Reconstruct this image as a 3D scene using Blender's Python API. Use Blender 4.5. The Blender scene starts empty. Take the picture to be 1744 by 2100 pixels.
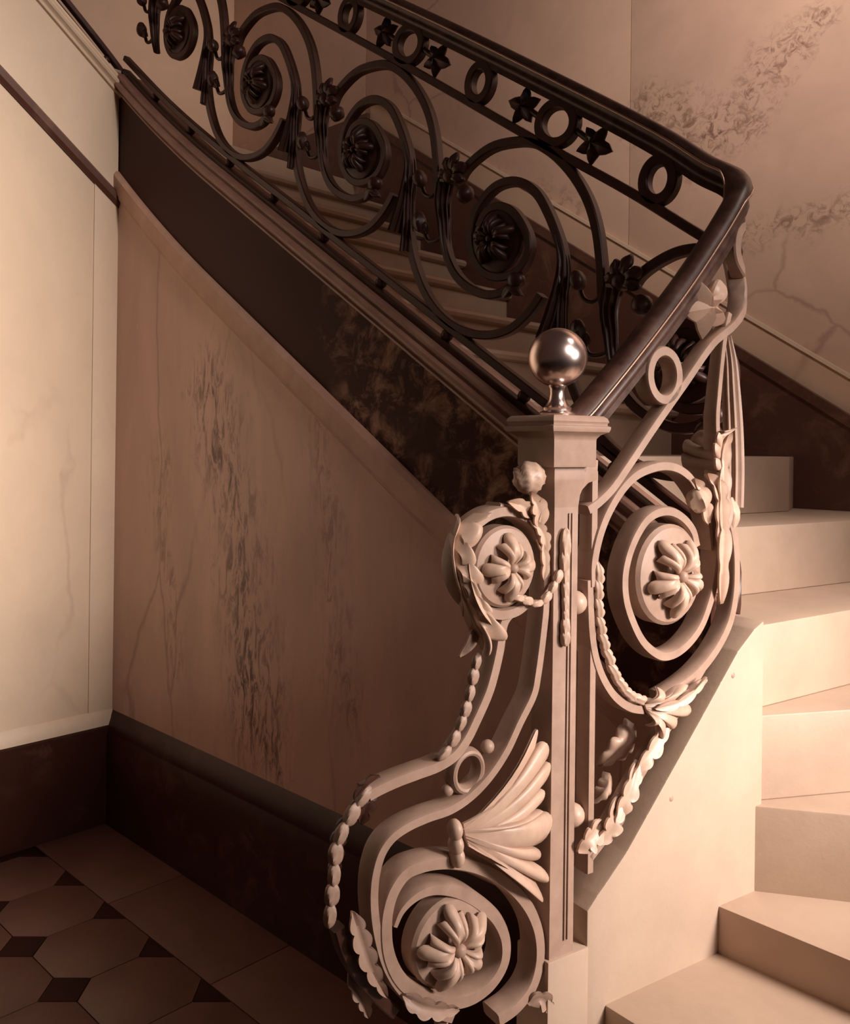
import bpy, bmesh, math, random
from mathutils import Vector, Matrix, noise
random.seed(7)
C = bpy.context.scene.collection
PI = math.pi
rad = math.radians

# ------------------------------------------------------------------ camera
EYE = 1.54; FOC = 1800.0; CX, CY = 872.0, 915.0; ROLL = rad(0.7); AZ = rad(46)
cam_data = bpy.data.cameras.new('camera'); cam = bpy.data.objects.new('camera', cam_data); C.objects.link(cam)
cam_data.sensor_fit = 'HORIZONTAL'; cam_data.sensor_width = 36; cam_data.lens = 36 * FOC / 1744
cam_data.shift_y = -(1050 - CY) / 1744
cam_data.clip_start = 0.05
EXc = (math.sin(AZ), -math.cos(AZ)); EYc = (math.cos(AZ), math.sin(AZ))    # building axes seen as (right, forward)
right = Vector((EXc[0], EYc[0], 0)); fwd = Vector((EXc[1], EYc[1], 0)); up = Vector((0, 0, 1))
r2 = right * math.cos(ROLL) + up * math.sin(ROLL); u2 = up * math.cos(ROLL) - right * math.sin(ROLL)
cam.matrix_world = Matrix(((r2.x, u2.x, -fwd.x, 0), (r2.y, u2.y, -fwd.y, 0), (r2.z, u2.z, -fwd.z, EYE), (0, 0, 0, 1)))
bpy.context.scene.camera = cam

# ------------------------------------------------------------------ light and exposure
S = bpy.context.scene
S.view_settings.view_transform = 'Standard'; S.view_settings.look = 'None'
S.view_settings.exposure = 0.0; S.view_settings.gamma = 1.0; S.view_settings.use_curve_mapping = False
world = bpy.data.worlds.new('world'); S.world = world; world.use_nodes = True
bg = world.node_tree.nodes['Background']; bg.inputs[0].default_value = (1.0, 0.5, 0.37, 1); bg.inputs[1].default_value = 0.042

def area(name, loc, target, sx, sy, power, col, spread=180):
    d = bpy.data.lights.new(name, 'AREA'); d.shape = 'RECTANGLE'; d.size = sx; d.size_y = sy; d.energy = power; d.color = col; d.spread = rad(spread)
    o = bpy.data.objects.new(name, d); C.objects.link(o); o.location = loc
    o.rotation_euler = (Vector(target) - Vector(loc)).to_track_quat('-Z', 'Y').to_euler()
    return o
area('left_wall_fill', (2.6, 0.70, 4.2), (-3.4, 0.78, 1.85), 0.8, 2.6, 18, (1.0, 0.86, 0.77), 24)  # added narrow beam that brightens the left wall, no known window
area('doorway_daylight', (1.7, 1.9, 1.95), (-0.55, 1.64, 1.12), 0.5, 0.7, 11.5, (1.0, 0.86, 0.785), 43)
area('step_fill', (0.7, 2.1, 3.5), (-0.30, 2.1, 0.9), 0.9, 0.9, 8, (1.0, 0.86, 0.785), 56)  # overhead fill added so the step tops come out bright
area('far_wall_fill', (0.9, 0.5, 4.3), (-0.6, 3.0, 3.5), 1.0, 1.0, 23, (1.0, 0.83, 0.73), 54)  # lamp added to lift the far wall, no known source
area('outer_wall_fill', (-0.5, 2.0, 5.2), (-4.5, 2.5, 3.6), 0.9, 0.9, 5, (1.0, 0.82, 0.72), 46)  # invented lamp to brighten the outer left wall

# ------------------------------------------------------------------ materials
def mat(name, base, rough=0.6, metal=0.0, build=None, spec=0.5):
    m = bpy.data.materials.new(name); m.use_nodes = True
    nt = m.node_tree; b = nt.nodes['Principled BSDF']
    b.inputs['Base Color'].default_value = (*base, 1); b.inputs['Roughness'].default_value = rough
    b.inputs['Metallic'].default_value = metal; b.inputs['Specular IOR Level'].default_value = spec
    if build: build(nt, b)
    return m
class NG:
    def __init__(s, nt): s.nt = nt
    def n(s, t, **kw):
        nd = s.nt.nodes.new(t)
        for k, v in kw.items(): setattr(nd, k, v)
        return nd
    def l(s, a, b): s.nt.links.new(a, b)
    def coord(s, scale=(1, 1, 1)):
        tc = s.n('ShaderNodeTexCoord'); mp = s.n('ShaderNodeMapping'); mp.inputs['Scale'].default_value = scale
        s.l(tc.outputs['Object'], mp.inputs['Vector']); return mp.outputs[0]
    def noise(s, vec, sc, det=6, rough=0.6, dist=0.0):
        x = s.n('ShaderNodeTexNoise'); x.inputs['Scale'].default_value = sc; x.inputs['Detail'].default_value = det
        x.inputs['Roughness'].default_value = rough; x.inputs['Distortion'].default_value = dist
        s.l(vec, x.inputs['Vector']); return x.outputs[0]
    def ramp(s, f, stops):
        x = s.n('ShaderNodeValToRGB'); cr = x.color_ramp
        while len(cr.elements) < len(stops): cr.elements.new(0.5)
        for e, (p, c) in zip(cr.elements, stops): e.position = p; e.color = (*c, 1) if len(c) == 3 else c
        s.l(f, x.inputs[0]); return x.outputs[0]
    def mix(s, f, a, b, mode='MIX'):
        x = s.n('ShaderNodeMix', data_type='RGBA', blend_type=mode)
        for v, i in ((f, 0), (a, 6), (b, 7)):
            if isinstance(v, (int, float)): x.inputs[i].default_value = v
            elif isinstance(v, tuple): x.inputs[i].default_value = (*v, 1)
            else: s.l(v, x.inputs[i])
        return x.outputs[2]
    def math(s, op, a, b=0.0, c=0.0):
        x = s.n('ShaderNodeMath', operation=op)
        for v, i in ((a, 0), (b, 1), (c, 2)):
            if isinstance(v, (int, float)): x.inputs[i].default_value = v
            else: s.l(v, x.inputs[i])
        return x.outputs[0]
    def bump(s, h, b, st=0.2, d=0.01):
        x = s.n('ShaderNodeBump'); x.inputs['Strength'].default_value = st; x.inputs['Distance'].default_value = d
        s.l(h, x.inputs['Height']); s.l(x.outputs[0], b.inputs['Normal'])
    def bc(s, c, b): s.l(c, b.inputs['Base Color'])
g3 = lambda v: (v, v, v)

def marble(base, vein, tone=0.22, vscale=(1, 1, 1), bands=(), rough=0.35):
    """pale marble: soft clouds, thin cracks, and broken bands of veining along given lines in the slab"""
    def f(nt, b):
        g = NG(nt); v = g.coord(vscale); w = g.coord()
        cl = g.noise(v, 1.7, 5, 0.6, 0.6)
        col = g.mix(g.ramp(cl, [(0.3, g3(0)), (0.72, g3(1))]), tuple(c * (1 - tone) for c in base), tuple(min(1, c * (1 + tone * .35)) for c in base))
        nz = g.n('ShaderNodeTexNoise'); nz.inputs['Scale'].default_value = 5; nz.inputs['Detail'].default_value = 4; g.l(v, nz.inputs['Vector'])
        dv = g.n('ShaderNodeMix', data_type='VECTOR'); dv.inputs[0].default_value = 0.16; g.l(v, dv.inputs[4]); g.l(nz.outputs[1], dv.inputs[5])
        vo = g.n('ShaderNodeTexVoronoi', feature='DISTANCE_TO_EDGE'); vo.inputs['Scale'].default_value = 2.1; g.l(dv.outputs[1], vo.inputs['Vector'])
        mo = g.noise(v, 5.5, 6, 0.7, 0.8); col = g.mix(g.math('MULTIPLY', g.ramp(mo, [(0.42, g3(0)), (0.7, g3(1))]), tone * 1.5), col, tuple(c * .62 for c in base))
        crack = g.ramp(vo.outputs['Distance'], [(0.0, g3(1)), (0.02, g3(0))])
        mask = g.ramp(g.noise(v, 1.1, 3), [(0.5, g3(0)), (0.62, g3(1))])
        col = g.mix(g.math('MULTIPLY', g.math('MULTIPLY', crack, mask), 0.4), col, vein)
        if bands:
            sx = g.n('ShaderNodeSeparateXYZ'); g.l(w, sx.inputs[0])
            wob = g.math('MULTIPLY_ADD', g.noise(w, 3.2, 5, 0.65), 0.42, -0.21)
            fine = g.noise(v, 24, 6, 0.72, 1.2)
            for (ax, a0, b0, a1, b1, wd, k) in bands:      # line from (a0,b0) to (a1,b1) in (ax, z), width wd
                L = math.hypot(a1 - a0, b1 - b0); tx, tz = (a1 - a0) / L, (b1 - b0) / L
                A = sx.outputs['XYZ'.index(ax)]; Z = sx.outputs[2]
                da = g.math('SUBTRACT', A, a0); dz = g.math('SUBTRACT', Z, b0)
                d = g.math('ADD', g.math('SUBTRACT', g.math('MULTIPLY', da, tz), g.math('MULTIPLY', dz, tx)), wob)
                t = g.math('DIVIDE', g.math('ADD', g.math('MULTIPLY', da, tx), g.math('MULTIPLY', dz, tz)), L)
                m1 = g.ramp(g.math('DIVIDE', g.math('ABSOLUTE', d), wd), [(0.1, g3(1)), (1.0, g3(0))])
                m2 = g.ramp(t, [(0.0, g3(0)), (0.12, g3(1)), (0.88, g3(1)), (1.0, g3(0))])
                m3 = g.ramp(fine, [(0.47, g3(0)), (0.6, g3(1))])
                m = g.math('MULTIPLY', g.math('MULTIPLY', m1, m2), g.math('MULTIPLY', m3, k))
                col = g.mix(m, col, vein)
        g.bc(col, b)
    return f
def blotchy(c0, c1, sc, lo, hi, gs=()):
    def f(nt, b):
        g = NG(nt); v = g.coord(); n = g.noise(v, sc, 7, 0.68, 0.5); big = g.noise(v, sc * .23, 3)
        if gs:
            sx = g.n('ShaderNodeSeparateXYZ'); g.l(v, sx.inputs[0])
            mr = g.n('ShaderNodeMapRange'); g.l(sx.outputs[0], mr.inputs[0]); mr.inputs[1].default_value = gs[0]; mr.inputs[2].default_value = gs[1]
            big = g.math('MULTIPLY', g.math('ADD', big, .12), mr.outputs[0])
        k = g.math('MULTIPLY', g.ramp(n, [(lo, g3(0)), (hi, g3(1))]), g.ramp(big, [(0.45, g3(0)), (0.62, g3(1))]))
        g.bc(g.mix(k, c0, c1), b)
    return f
def stone(c0, c1, sc=6, bst=0.15):
    def f(nt, b):
        g = NG(nt); v = g.coord(); n = g.noise(v, sc, 8, 0.65)
        g.bc(g.mix(g.ramp(n, [(0.3, g3(0)), (0.7, g3(1))]), c0, c1), b); g.bump(g.noise(v, 90, 3), b, bst, 0.002)
    return f
def cast(c0, c1, r0=0.35, r1=0.6):
    def f(nt, b):
        g = NG(nt); v = g.coord(); n = g.noise(v, 22, 6, 0.65)
        g.bc(g.mix(g.ramp(n, [(0.3, g3(0)), (0.7, g3(1))]), c0, c1), b)
        rr = g.n('ShaderNodeMapRange'); rr.inputs[3].default_value = r0; rr.inputs[4].default_value = r1; g.l(n, rr.inputs[0]); g.l(rr.outputs[0], b.inputs['Roughness'])
        g.bump(g.noise(v, 160, 4), b, 0.12, 0.001)
    return f
TAN = (0.74, 0.575, 0.42)
M = {}
M['wall_left'] = mat('pale_marble_left', TAN, 0.5, build=marble((0.76, 0.585, 0.43), (0.40, 0.23, 0.15), 0.10, (1, 1, .6)))
M['wall_stair'] = mat('veined_marble', TAN, 0.42, build=marble((0.64, 0.41, 0.32), (0.12, 0.052, 0.036), 0.24, (1.2, 1.2, .35),
    bands=(('X', -2.75, 1.95, -2.33, 0.4, .22, .95), ('X', -2.56, 1.0, -2.2, 0.45, .10, .9), ('X', -2.15, 1.75, -1.95, 0.6, .10, .5), ('X', -3.05, 1.6, -2.9, 0.6, .09, .5))))
M['wall_back'] = mat('cloudy_marble', TAN, 0.45, build=marble((0.62, 0.42, 0.32), (0.16, 0.075, 0.055), 0.16, (1, 1, 1),
    bands=(('X', -1.85, 2.86, -1.42, 2.62, .16, .75), ('X', -1.5, 2.62, -1.02, 3.05, .09, .75), ('X', -1.42, 2.28, -0.95, 2.36, .09, .65), ('X', -2.62, 2.65, -2.05, 2.35, .26, .7))))
M['wall_outer'] = mat('plain_marble', TAN, 0.5, build=marble((0.66, 0.46, 0.33), (0.3, 0.17, 0.11), 0.12))
M['dark_marble'] = mat('dark_red_marble', (0.10, 0.04, 0.028), 0.5, spec=0.1, build=blotchy((0.05, 0.017, 0.011), (0.42, 0.24, 0.165), 13, 0.47, 0.66, (-2.45, -2.0)))
M['skirt_marble'] = mat('dark_skirting_marble', (0.10, 0.04, 0.028), 0.38, build=blotchy((0.10, 0.04, 0.027), (0.2, 0.1, 0.07), 9, 0.5, 0.7))
M['base_dark'] = mat('black_base_marble', (0.06, 0.02, 0.013), 0.35, spec=0.25, build=blotchy((0.04, 0.012, 0.007), (0.10, 0.045, 0.03), 8, 0.5, 0.7))
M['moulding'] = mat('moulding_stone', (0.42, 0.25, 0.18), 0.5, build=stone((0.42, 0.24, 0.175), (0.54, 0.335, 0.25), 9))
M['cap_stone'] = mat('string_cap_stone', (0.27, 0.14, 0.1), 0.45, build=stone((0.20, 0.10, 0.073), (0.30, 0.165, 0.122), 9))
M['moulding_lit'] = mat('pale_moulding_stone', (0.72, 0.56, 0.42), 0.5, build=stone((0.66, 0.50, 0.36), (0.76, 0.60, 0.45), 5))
M['step'] = mat('step_stone', TAN, 0.5, build=stone((0.44, 0.315, 0.235), (0.52, 0.385, 0.285), 5))
M['curb'] = mat('curb_stone', TAN, 0.55, build=stone((0.42, 0.305, 0.228), (0.49, 0.365, 0.272), 5))
M['tile'] = mat('floor_tile_stone', (0.3, 0.16, 0.11), 0.45, build=stone((0.12, 0.048, 0.034), (0.175, 0.076, 0.055), 4))
M['tile_dark'] = mat('dark_inset_tile', (0.05, 0.017, 0.012), 0.6, spec=0.08, build=stone((0.03, 0.010, 0.007), (0.05, 0.017, 0.012), 5))
M['iron'] = mat('lit_iron', (0.36, 0.24, 0.18), 0.5, build=cast((0.29, 0.19, 0.142), (0.39, 0.262, 0.2)), spec=0.4)  # lit copy of the balustrade iron: the light is in its paler colour
M['iron_shaded'] = mat('shaded_iron', (0.12, 0.055, 0.04), 0.45, build=cast((0.035, 0.012, 0.008), (0.06, 0.022, 0.015), .3, .5), spec=0.35)  # the same iron, shaded copy: the shade is in its dark colour
M['leafmetal_lit'] = mat('lit_leaf_metal', (0.5, 0.34, 0.24), 0.45, build=cast((0.44, 0.30, 0.225), (0.56, 0.39, 0.295), .35, .55))  # iron of the near leaves, the light they catch put into the colour
M['rail'] = mat('handrail_bronze', (0.16, 0.075, 0.05), 0.3, build=cast((0.028, 0.011, 0.008), (0.10, 0.05, 0.037), .28, .45), spec=0.28)
M['bead'] = mat('worn_bronze_bead', (0.42, 0.27, 0.20), 0.3, 0.7)
M['brass'] = mat('polished_brass', (0.80, 0.665, 0.62), 0.24, 1.0, build=None)

# ------------------------------------------------------------------ mesh helpers
class MB:
    def __init__(s): s.v = []; s.f = []
    def add(s, vs, fs):
        k = len(s.v); s.v += [tuple(p) for p in vs]; s.f += [tuple(i + k for i in f) for f in fs]
    def build(s, name, m, parent=None, angle=35):
        me = bpy.data.meshes.new(name); me.from_pydata(s.v, [], s.f); me.validate()
        bm = bmesh.new(); bm.from_mesh(me); bmesh.ops.remove_doubles(bm, verts=bm.verts, dist=1e-5)
        bmesh.ops.recalc_face_normals(bm, faces=bm.faces); bm.to_mesh(me); bm.free()
        for p in me.polygons: p.use_smooth = True
        me.set_sharp_from_angle(angle=rad(angle))
        me.materials.append(m)
        o = bpy.data.objects.new(name, me); C.objects.link(o)
        if parent: o.parent = parent; o.matrix_parent_inverse = parent.matrix_world.inverted()
        return o
    def box(s, lo, hi, bev=0.0):
        bm = bmesh.new(); bmesh.ops.create_cube(bm, size=1)
        for v in bm.verts: v.co = Vector([(lo[i] + hi[i]) / 2 + v.co[i] * (hi[i] - lo[i]) for i in range(3)])
        if bev: bmesh.ops.bevel(bm, geom=bm.edges[:], offset=bev, segments=2, profile=.6, affect='EDGES')
        bm.verts.index_update(); s.add([v.co for v in bm.verts], [[v.index for v in f.verts] for f in bm.faces]); bm.free(); return s
    def prism(s, poly, ext, bev=0.0):
        """poly: 3D points of a planar outline, ext: extrusion vector"""
        bm = bmesh.new(); vs = [bm.verts.new(p) for p in poly]; f = bm.faces.new(vs)
        r = bmesh.ops.extrude_face_region(bm, geom=[f]); bmesh.ops.translate(bm, vec=Vector(ext), verts=[e for e in r['geom'] if isinstance(e, bmesh.types.BMVert)])
        bmesh.ops.recalc_face_normals(bm, faces=bm.faces)
        if bev: bmesh.ops.bevel(bm, geom=[e for e in bm.edges], offset=bev, segments=2, profile=.6, affect='EDGES')
        bm.verts.index_update(); s.add([v.co for v in bm.verts], [[v.index for v in f.verts] for f in bm.faces]); bm.free(); return s
    def rings(s, rings, close=True, cap=True):
        """skin a list of equally long closed rings"""
        n = len(rings[0]); k = len(s.v)
        for r in rings: s.v += [tuple(p) for p in r]
        for i in range(len(rings) - 1 + (0 if close else 0)):
            for j in range(n):
                a = k + i * n + j; b = k + i * n + (j + 1) % n
                s.f.append((a, b, b + n, a + n))
        if cap:
            s.f.append(tuple(k + j for j in reversed(range(n)))); s.f.append(tuple(k + (len(rings) - 1) * n + j for j in range(n)))
        return s
    def lathe(s, prof, origin, axis=(0, 0, 1), n=24, flute=None):
        """prof: (radius, height) pairs; flute(angle, t) scales the radius"""
        ax = Vector(axis).normalized(); q = Vector((0, 0, 1)).rotation_difference(ax); rs = []
        for i, (r, h) in enumerate(prof):
            t = i / (len(prof) - 1)
            rs.append([Vector(origin) + q @ Vector(((r * (flute(2 * PI * j / n, t) if flute else 1)) * math.cos(2 * PI * j / n), (r * (flute(2 * PI * j / n, t) if flute else 1)) * math.sin(2 * PI * j / n), h)) for j in range(n)])
        return s.rings(rs)
    def ball(s, c, r, n=18, squash=(1, 1, 1)):
        m = n // 2; rs = []
        for i in range(m + 1):
            a = -PI / 2 + PI * i / m; rr = max(1e-4, math.cos(a)) * r
            rs.append([(c[0] + squash[0] * rr * math.cos(2 * PI * j / n), c[1] + squash[1] * rr * math.sin(2 * PI * j / n), c[2] + squash[2] * r * math.sin(a)) for j in range(n)])
        return s.rings(rs)

def spline(pts, per=7, closed=False):
    P = [Vector(p) for p in pts]; n = len(P); out = []
    for i in range(n - 1):
        p1, p2 = P[i], P[i + 1]; p0 = P[i - 1] if i else p1 * 2 - p2; p3 = P[i + 2] if i + 2 < n else p2 * 2 - p1
        t0 = 0; t1 = t0 + max(1e-6, (p1 - p0).length) ** .5; t2 = t1 + max(1e-6, (p2 - p1).length) ** .5; t3 = t2 + max(1e-6, (p3 - p2).length) ** .5
        for k in range(per):
            t = t1 + (t2 - t1) * k / per
            A1 = p0 * ((t1 - t) / (t1 - t0)) + p1 * ((t - t0) / (t1 - t0)); A2 = p1 * ((t2 - t) / (t2 - t1)) + p2 * ((t - t1) / (t2 - t1)); A3 = p2 * ((t3 - t) / (t3 - t2)) + p3 * ((t - t2) / (t3 - t2))
            B1 = A1 * ((t2 - t) / (t2 - t0)) + A2 * ((t - t0) / (t2 - t0)); B2 = A2 * ((t3 - t) / (t3 - t1)) + A3 * ((t - t1) / (t3 - t1))
            out.append(B1 * ((t2 - t) / (t2 - t1)) + B2 * ((t - t1) / (t2 - t1)))
    out.append(P[-1]); return out

RECT = [(-1, -.75), (-.75, -1), (.75, -1), (1, -.75), (1, .75), (.75, 1), (-.75, 1), (-1, .75)]
ROUND = [(math.cos(2 * PI * i / 12), math.sin(2 * PI * i / 12)) for i in range(12)]
def RIBBED(n=5, dep=.22):
    out = []
    for i in range(32):
        a = 2 * PI * i / 32; k = 1 - dep * (0.5 + 0.5 * math.cos(n * 2 * a)); out.append((math.cos(a) * k, math.sin(a) * k))
    return out
def sweep(mb, pts, w, d, mp, prof=RECT, o=0.0, per=7, vertical=False, smooth=True, scaled=True):
    """sweep a profile along a path drawn in a plane; mp(a, b, o) carries plane coordinates to space; w, d: half width (in the plane) and half depth"""
    P = spline([(p[0], p[1], p[2] if len(p) > 2 else 0) for p in pts], per) if smooth else [Vector((p[0], p[1], p[2] if len(p) > 2 else 0)) for p in pts]
    n = len(P); rs = []
    for i, p in enumerate(P):
        t = P[min(i + 1, n - 1)] - P[max(i - 1, 0)]; t = Vector((t.x, t.y)); t.normalize()
        nn = Vector((0, 1)) if vertical else Vector((-t.y, t.x))
        u = i / (n - 1); ww = w(u) if callable(w) else w; dd = d(u) if callable(d) else d
        rs.append([mp(p.x + nn.x * a * ww, p.y + nn.y * a * ww, o + p.z + b * dd) for a, b in prof])
    mb.rings(rs); return mb

def leaf(mb, spine, W, mp, lobes=4, tilt=0.0, curl=0.35, rib=0.10, thick=0.0022, shape=0.75, cut=0.42, nv=4):
    """a lobed acanthus-like leaf along spine [(a, b, o)]; W half width; tilt turns its blade out of the plane; curl lifts (+) or drops its edges"""
    nseg = lobes * 8; P0 = spline(spine, max(3, nseg // max(1, len(spine) - 1)))
    n = len(P0); cols = 2 * nv + 1; front = []; back = []
    for i, p in enumerate(P0):
        u = i / (n - 1); t = P0[min(i + 1, n - 1)] - P0[max(i - 1, 0)]; t2 = Vector((t.x, t.y, 0)); t2.normalize() if t2.length > 1e-9 else None
        side = Vector((-t2.y, t2.x, 0)) * math.cos(tilt) + Vector((0, 0, 1)) * math.sin(tilt); nrm = Vector((0, 0, 1)) * math.cos(tilt) - Vector((-t2.y, t2.x, 0)) * math.sin(tilt)
        w = W * max(0.04, math.sin(PI * min(1, (u * .93 + .05)) ** shape)) ** .7
        ph = (u * lobes) % 1.0; k = 1 - cut * (1 - math.sin(PI * ph) ** .7)
        rf = []; rb = []
        for j in range(cols):
            v = (j - nv) / nv; av = abs(v)
            ww = w * (1 - (1 - k) * av ** 1.6)
            h = W * (curl * av ** 2 - rib * math.cos(av * PI * 2.0) * (1 - .5 * u)) + W * .10 * av * math.sin(PI * ph)
            q = p + side * (v * ww) + t2 * (av ** 2 * W * .22) + nrm * h
            rf.append(q + nrm * thick); rb.append(q - nrm * thick)
        front.append(rf); back.append(rb)
    rs = [[mp(*q) for q in f] + [mp(*q) for q in reversed(b)] for f, b in zip(front, back)]
    mb.rings(rs); return mb

def sheet(mb, base, tips, mp, ob=0.0, ot=0.0, bulge=.02, ridge=.006, thick=.0025, rows=9, per=10):
    """a broad leaf spread between a base line and a scalloped edge; base and tips are (a, b[, o]) lists, tips alternate tip and notch"""
    T = [Vector((p[0], p[1], p[2] if len(p) > 2 else ot)) for p in tips]; E = []
    T = [T[0] + (T[0] - T[1]) * .35 + (Vector((*base[0][:2], T[0].z)) - T[0]) * .12] + T + [T[-1] + (T[-1] - T[-2]) * .35 + (Vector((*base[-1][:2], T[-1].z)) - T[-1]) * .12]
    for i in range(0, len(T) - 2, 2):
        n1, tp, n2 = T[i], T[i + 1], T[i + 2]; c = (n1 + n2) / 2; e1 = (n2 - n1) / 2; e2 = tp - c
        for k in range(per):
            th = PI * k / per; sn = math.sin(th); E.append((c - e1 * (math.cos(th) * (1 + .18 * sn)) + e2 * sn ** .85, sn))
    E.append((T[-1], 0.0))
    n = len(E); B = spline([(p[0], p[1], p[2] if len(p) > 2 else ob) for p in base], 12); rs = []
    for i, (e, tip) in enumerate(E):
        u = i / (n - 1) * (len(B) - 1); j = min(int(u), len(B) - 2); b = B[j].lerp(B[j + 1], u - j); f = []; r = []
        for k in range(rows + 1):
            q = k / rows; p = b.lerp(e, q); h = bulge * math.sin(PI * min(1, q * .95 + .02)) + ridge * (tip - .5) * min(1, q ** 1.3 * 1.6) * (1.15 - q * .3)
            f.append(mp(p.x, p.y, p.z + h + thick)); r.append(mp(p.x, p.y, p.z + h - thick))
        rs.append(f + list(reversed(r)))
    mb.rings(rs); return mb
def disc(mb, c, ra, rb, d, mp, o=0.0, n=40, dome=0.15, rim=True, ang=0.0):
    """a shallow turned boss in a plane"""
    pr = [(0.02, 1 + dome), (.45, 1 + dome * .7), (.8, 1), (.93, .9), (1, .6), (1, -.8), (.95, -1), (0.02, -1)]
    rs = []
    for r, h in pr:
        ring = []
        for j in range(n):
            a = 2 * PI * j / n; x, y = ra * r * math.cos(a), rb * r * math.sin(a)
            ring.append(mp(c[0] + x * math.cos(ang) - y * math.sin(ang), c[1] + x * math.sin(ang) + y * math.cos(ang), o + h * d))
        rs.append(ring)
    mb.rings(rs); return mb
def ringbar(mb, c, ra, rb, w, d, mp, o=0.0, n=36, ang=0.0, prof=RECT):
    rs = []
    for j in range(n):
        a = 2 * PI * j / n; row = []
        for p, q in prof:
            x, y = (ra + p * w) * math.cos(a), (rb + p * w) * math.sin(a)
            row.append(mp(c[0] + x * math.cos(ang) - y * math.sin(ang), c[1] + x * math.sin(ang) + y * math.cos(ang), o + q * d))
        rs.append(row)
    rs.append(rs[0]); mb.rings(rs, cap=False); return mb
def blob(mb, c, ra, rb, ro, mp, o=0.0, ang=0.0, n=16, groove=0, gd=.12, twist=0.0):
    """a bud: an ellipsoid with its axis in the plane, grooved along its length"""
    m = 10; rs = []
    for i in range(m + 1):
        t = -PI / 2 + PI * i / m; cr = max(.02, math.cos(t)); x = ra * math.sin(t); row = []
        for j in range(n):
            a = 2 * PI * j / n; k = 1 - (gd * (0.5 + .5 * math.cos(groove * (a + twist * t))) if groove else 0)
            y = rb * cr * math.cos(a) * k; z = ro * cr * math.sin(a) * k
            row.append(mp(c[0] + x * math.cos(ang) - y * math.sin(ang), c[1] + x * math.sin(ang) + y * math.cos(ang), o + z))
        rs.append(row)
    mb.rings(rs); return mb
def star(mb, c, r, ang, mp, o=0.0, d=.004, pts=5, up=.014, inner=.5):
    """five-pointed ivy-like leaf, raised along its ribs"""
    n = pts * 4; outline = []
    for j in range(n):
        a = 2 * PI * j / n; k = abs(((j / 4) % 1) - 0.5) * 2           # 1 on a point, 0 between
        rr = r * (inner + (1 - inner) * k ** 1.3) * (1.15 if j < 2 or j > n - 3 else 1)
        outline.append((rr * math.cos(a), rr * math.sin(a), k))
    rs = []
    for s_, h in ((1, -d), (1, d * .2), (.72, d + up * .55), (.35, d + up), (.04, d + up * .8)):
        rs.append([mp(c[0] + s_ * (x * math.cos(ang) - y * math.sin(ang)), c[1] + s_ * (x * math.sin(ang) + y * math.cos(ang)), o + h * (1 if s_ > .9 else .55 + .45 * k)) for x, y, k in outline])
    mb.rings(rs); return mb

def thing(name, label, cat, loc):
    o = bpy.data.objects.new(name, None); o.empty_display_size = .1; C.objects.link(o); o.location = loc
    o['label'] = label; o['category'] = cat; bpy.context.view_layer.update(); return o
def struct(o): o['kind'] = 'structure'; return o

# ------------------------------------------------------------------ plan of the stair (metres)
XL = -3.405; YS = 1.70; YR = 1.738; YB = 3.0; XO = -4.55          # left wall, stair wall, balustrade line, far wall, outer left wall
SL = -0.6571                                                      # slope of the main flight
NANG = rad(13); bdir = Vector((math.sin(NANG), math.cos(NANG))); nrm = Vector((bdir.y, -bdir.x))     # line of the lower balustrade and its outer side
PC = Vector((-0.880, 1.2354))                                     # newel
TC = (YR - PC.y) / bdir.y; COR = PC + bdir * TC                   # corner where the two lines meet
FR = 0.045; BEND = PI / 2 + NANG; FL = FR * math.tan(BEND / 2); S0 = COR.x - FL; ARC = FR * BEND; S1 = S0 + ARC; T1 = TC - FL
def plan(s):
    """point and left-hand normal of the balustrade line at length s (s is x on the main flight)"""
    if s <= S0: return Vector((s, YR)), Vector((0, 1))
    if s < S1:
        a = (s - S0) / FR; return Vector((S0 + FR * math.sin(a), YR - FR + FR * math.cos(a))), Vector((math.sin(a), math.cos(a)))
    return PC + bdir * (T1 - (s - S1)), nrm.copy()
def RM(s, z, o=0.0): p, n = plan(s); return (p.x + n.x * o, p.y + n.y * o, z)
def SM(s, z, o=0.0): return (s, YR - o, z)                         # main flight, seen side positive
def NM(t, z, o=0.0): p = PC + bdir * t + nrm * o; return (p.x, p.y, z)  # lower balustrade, seen side positive
def sT(t): return S1 + (T1 - t)
def px_ray(px, py):
    dx, dy = px - CX, py - CY
    a = (dx * math.cos(ROLL) + dy * math.sin(ROLL)) / FOC; b = -(-dx * math.sin(ROLL) + dy * math.cos(ROLL)) / FOC
    return a * EXc[0] + EXc[1], a * EYc[0] + EYc[1], b
def tz(px, py, o=0.018):
    """measured photo point -> (t, z) on the lower balustrade's face"""
    x, y, z = px_ray(px, py); p = PC + nrm * o
    k = (nrm.x * p.x + nrm.y * p.y) / (nrm.x * x + nrm.y * y)
    return ((x * k - PC.x) * bdir.x + (y * k - PC.y) * bdir.y, EYE + z * k)
def TZ(l, ox=0, oy=0, sc=1.0, o=0.018): return [tz(ox + x / sc, oy + y / sc, o) for x, y in l]
def lerp(tab, x):
    for (a, u), (b, v) in zip(tab, tab[1:]):
        if x <= b or (b, v) == tab[-1]: return u + (v - u) * (x - a) / (b - a)
def ramp_up(x): return .06 * max(0, (-2.7 - x) / .7) ** 2 if x < -2.7 else 0.0
def zline(x, z0): return z0 + SL * (x + 1.338) + ramp_up(x)

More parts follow.
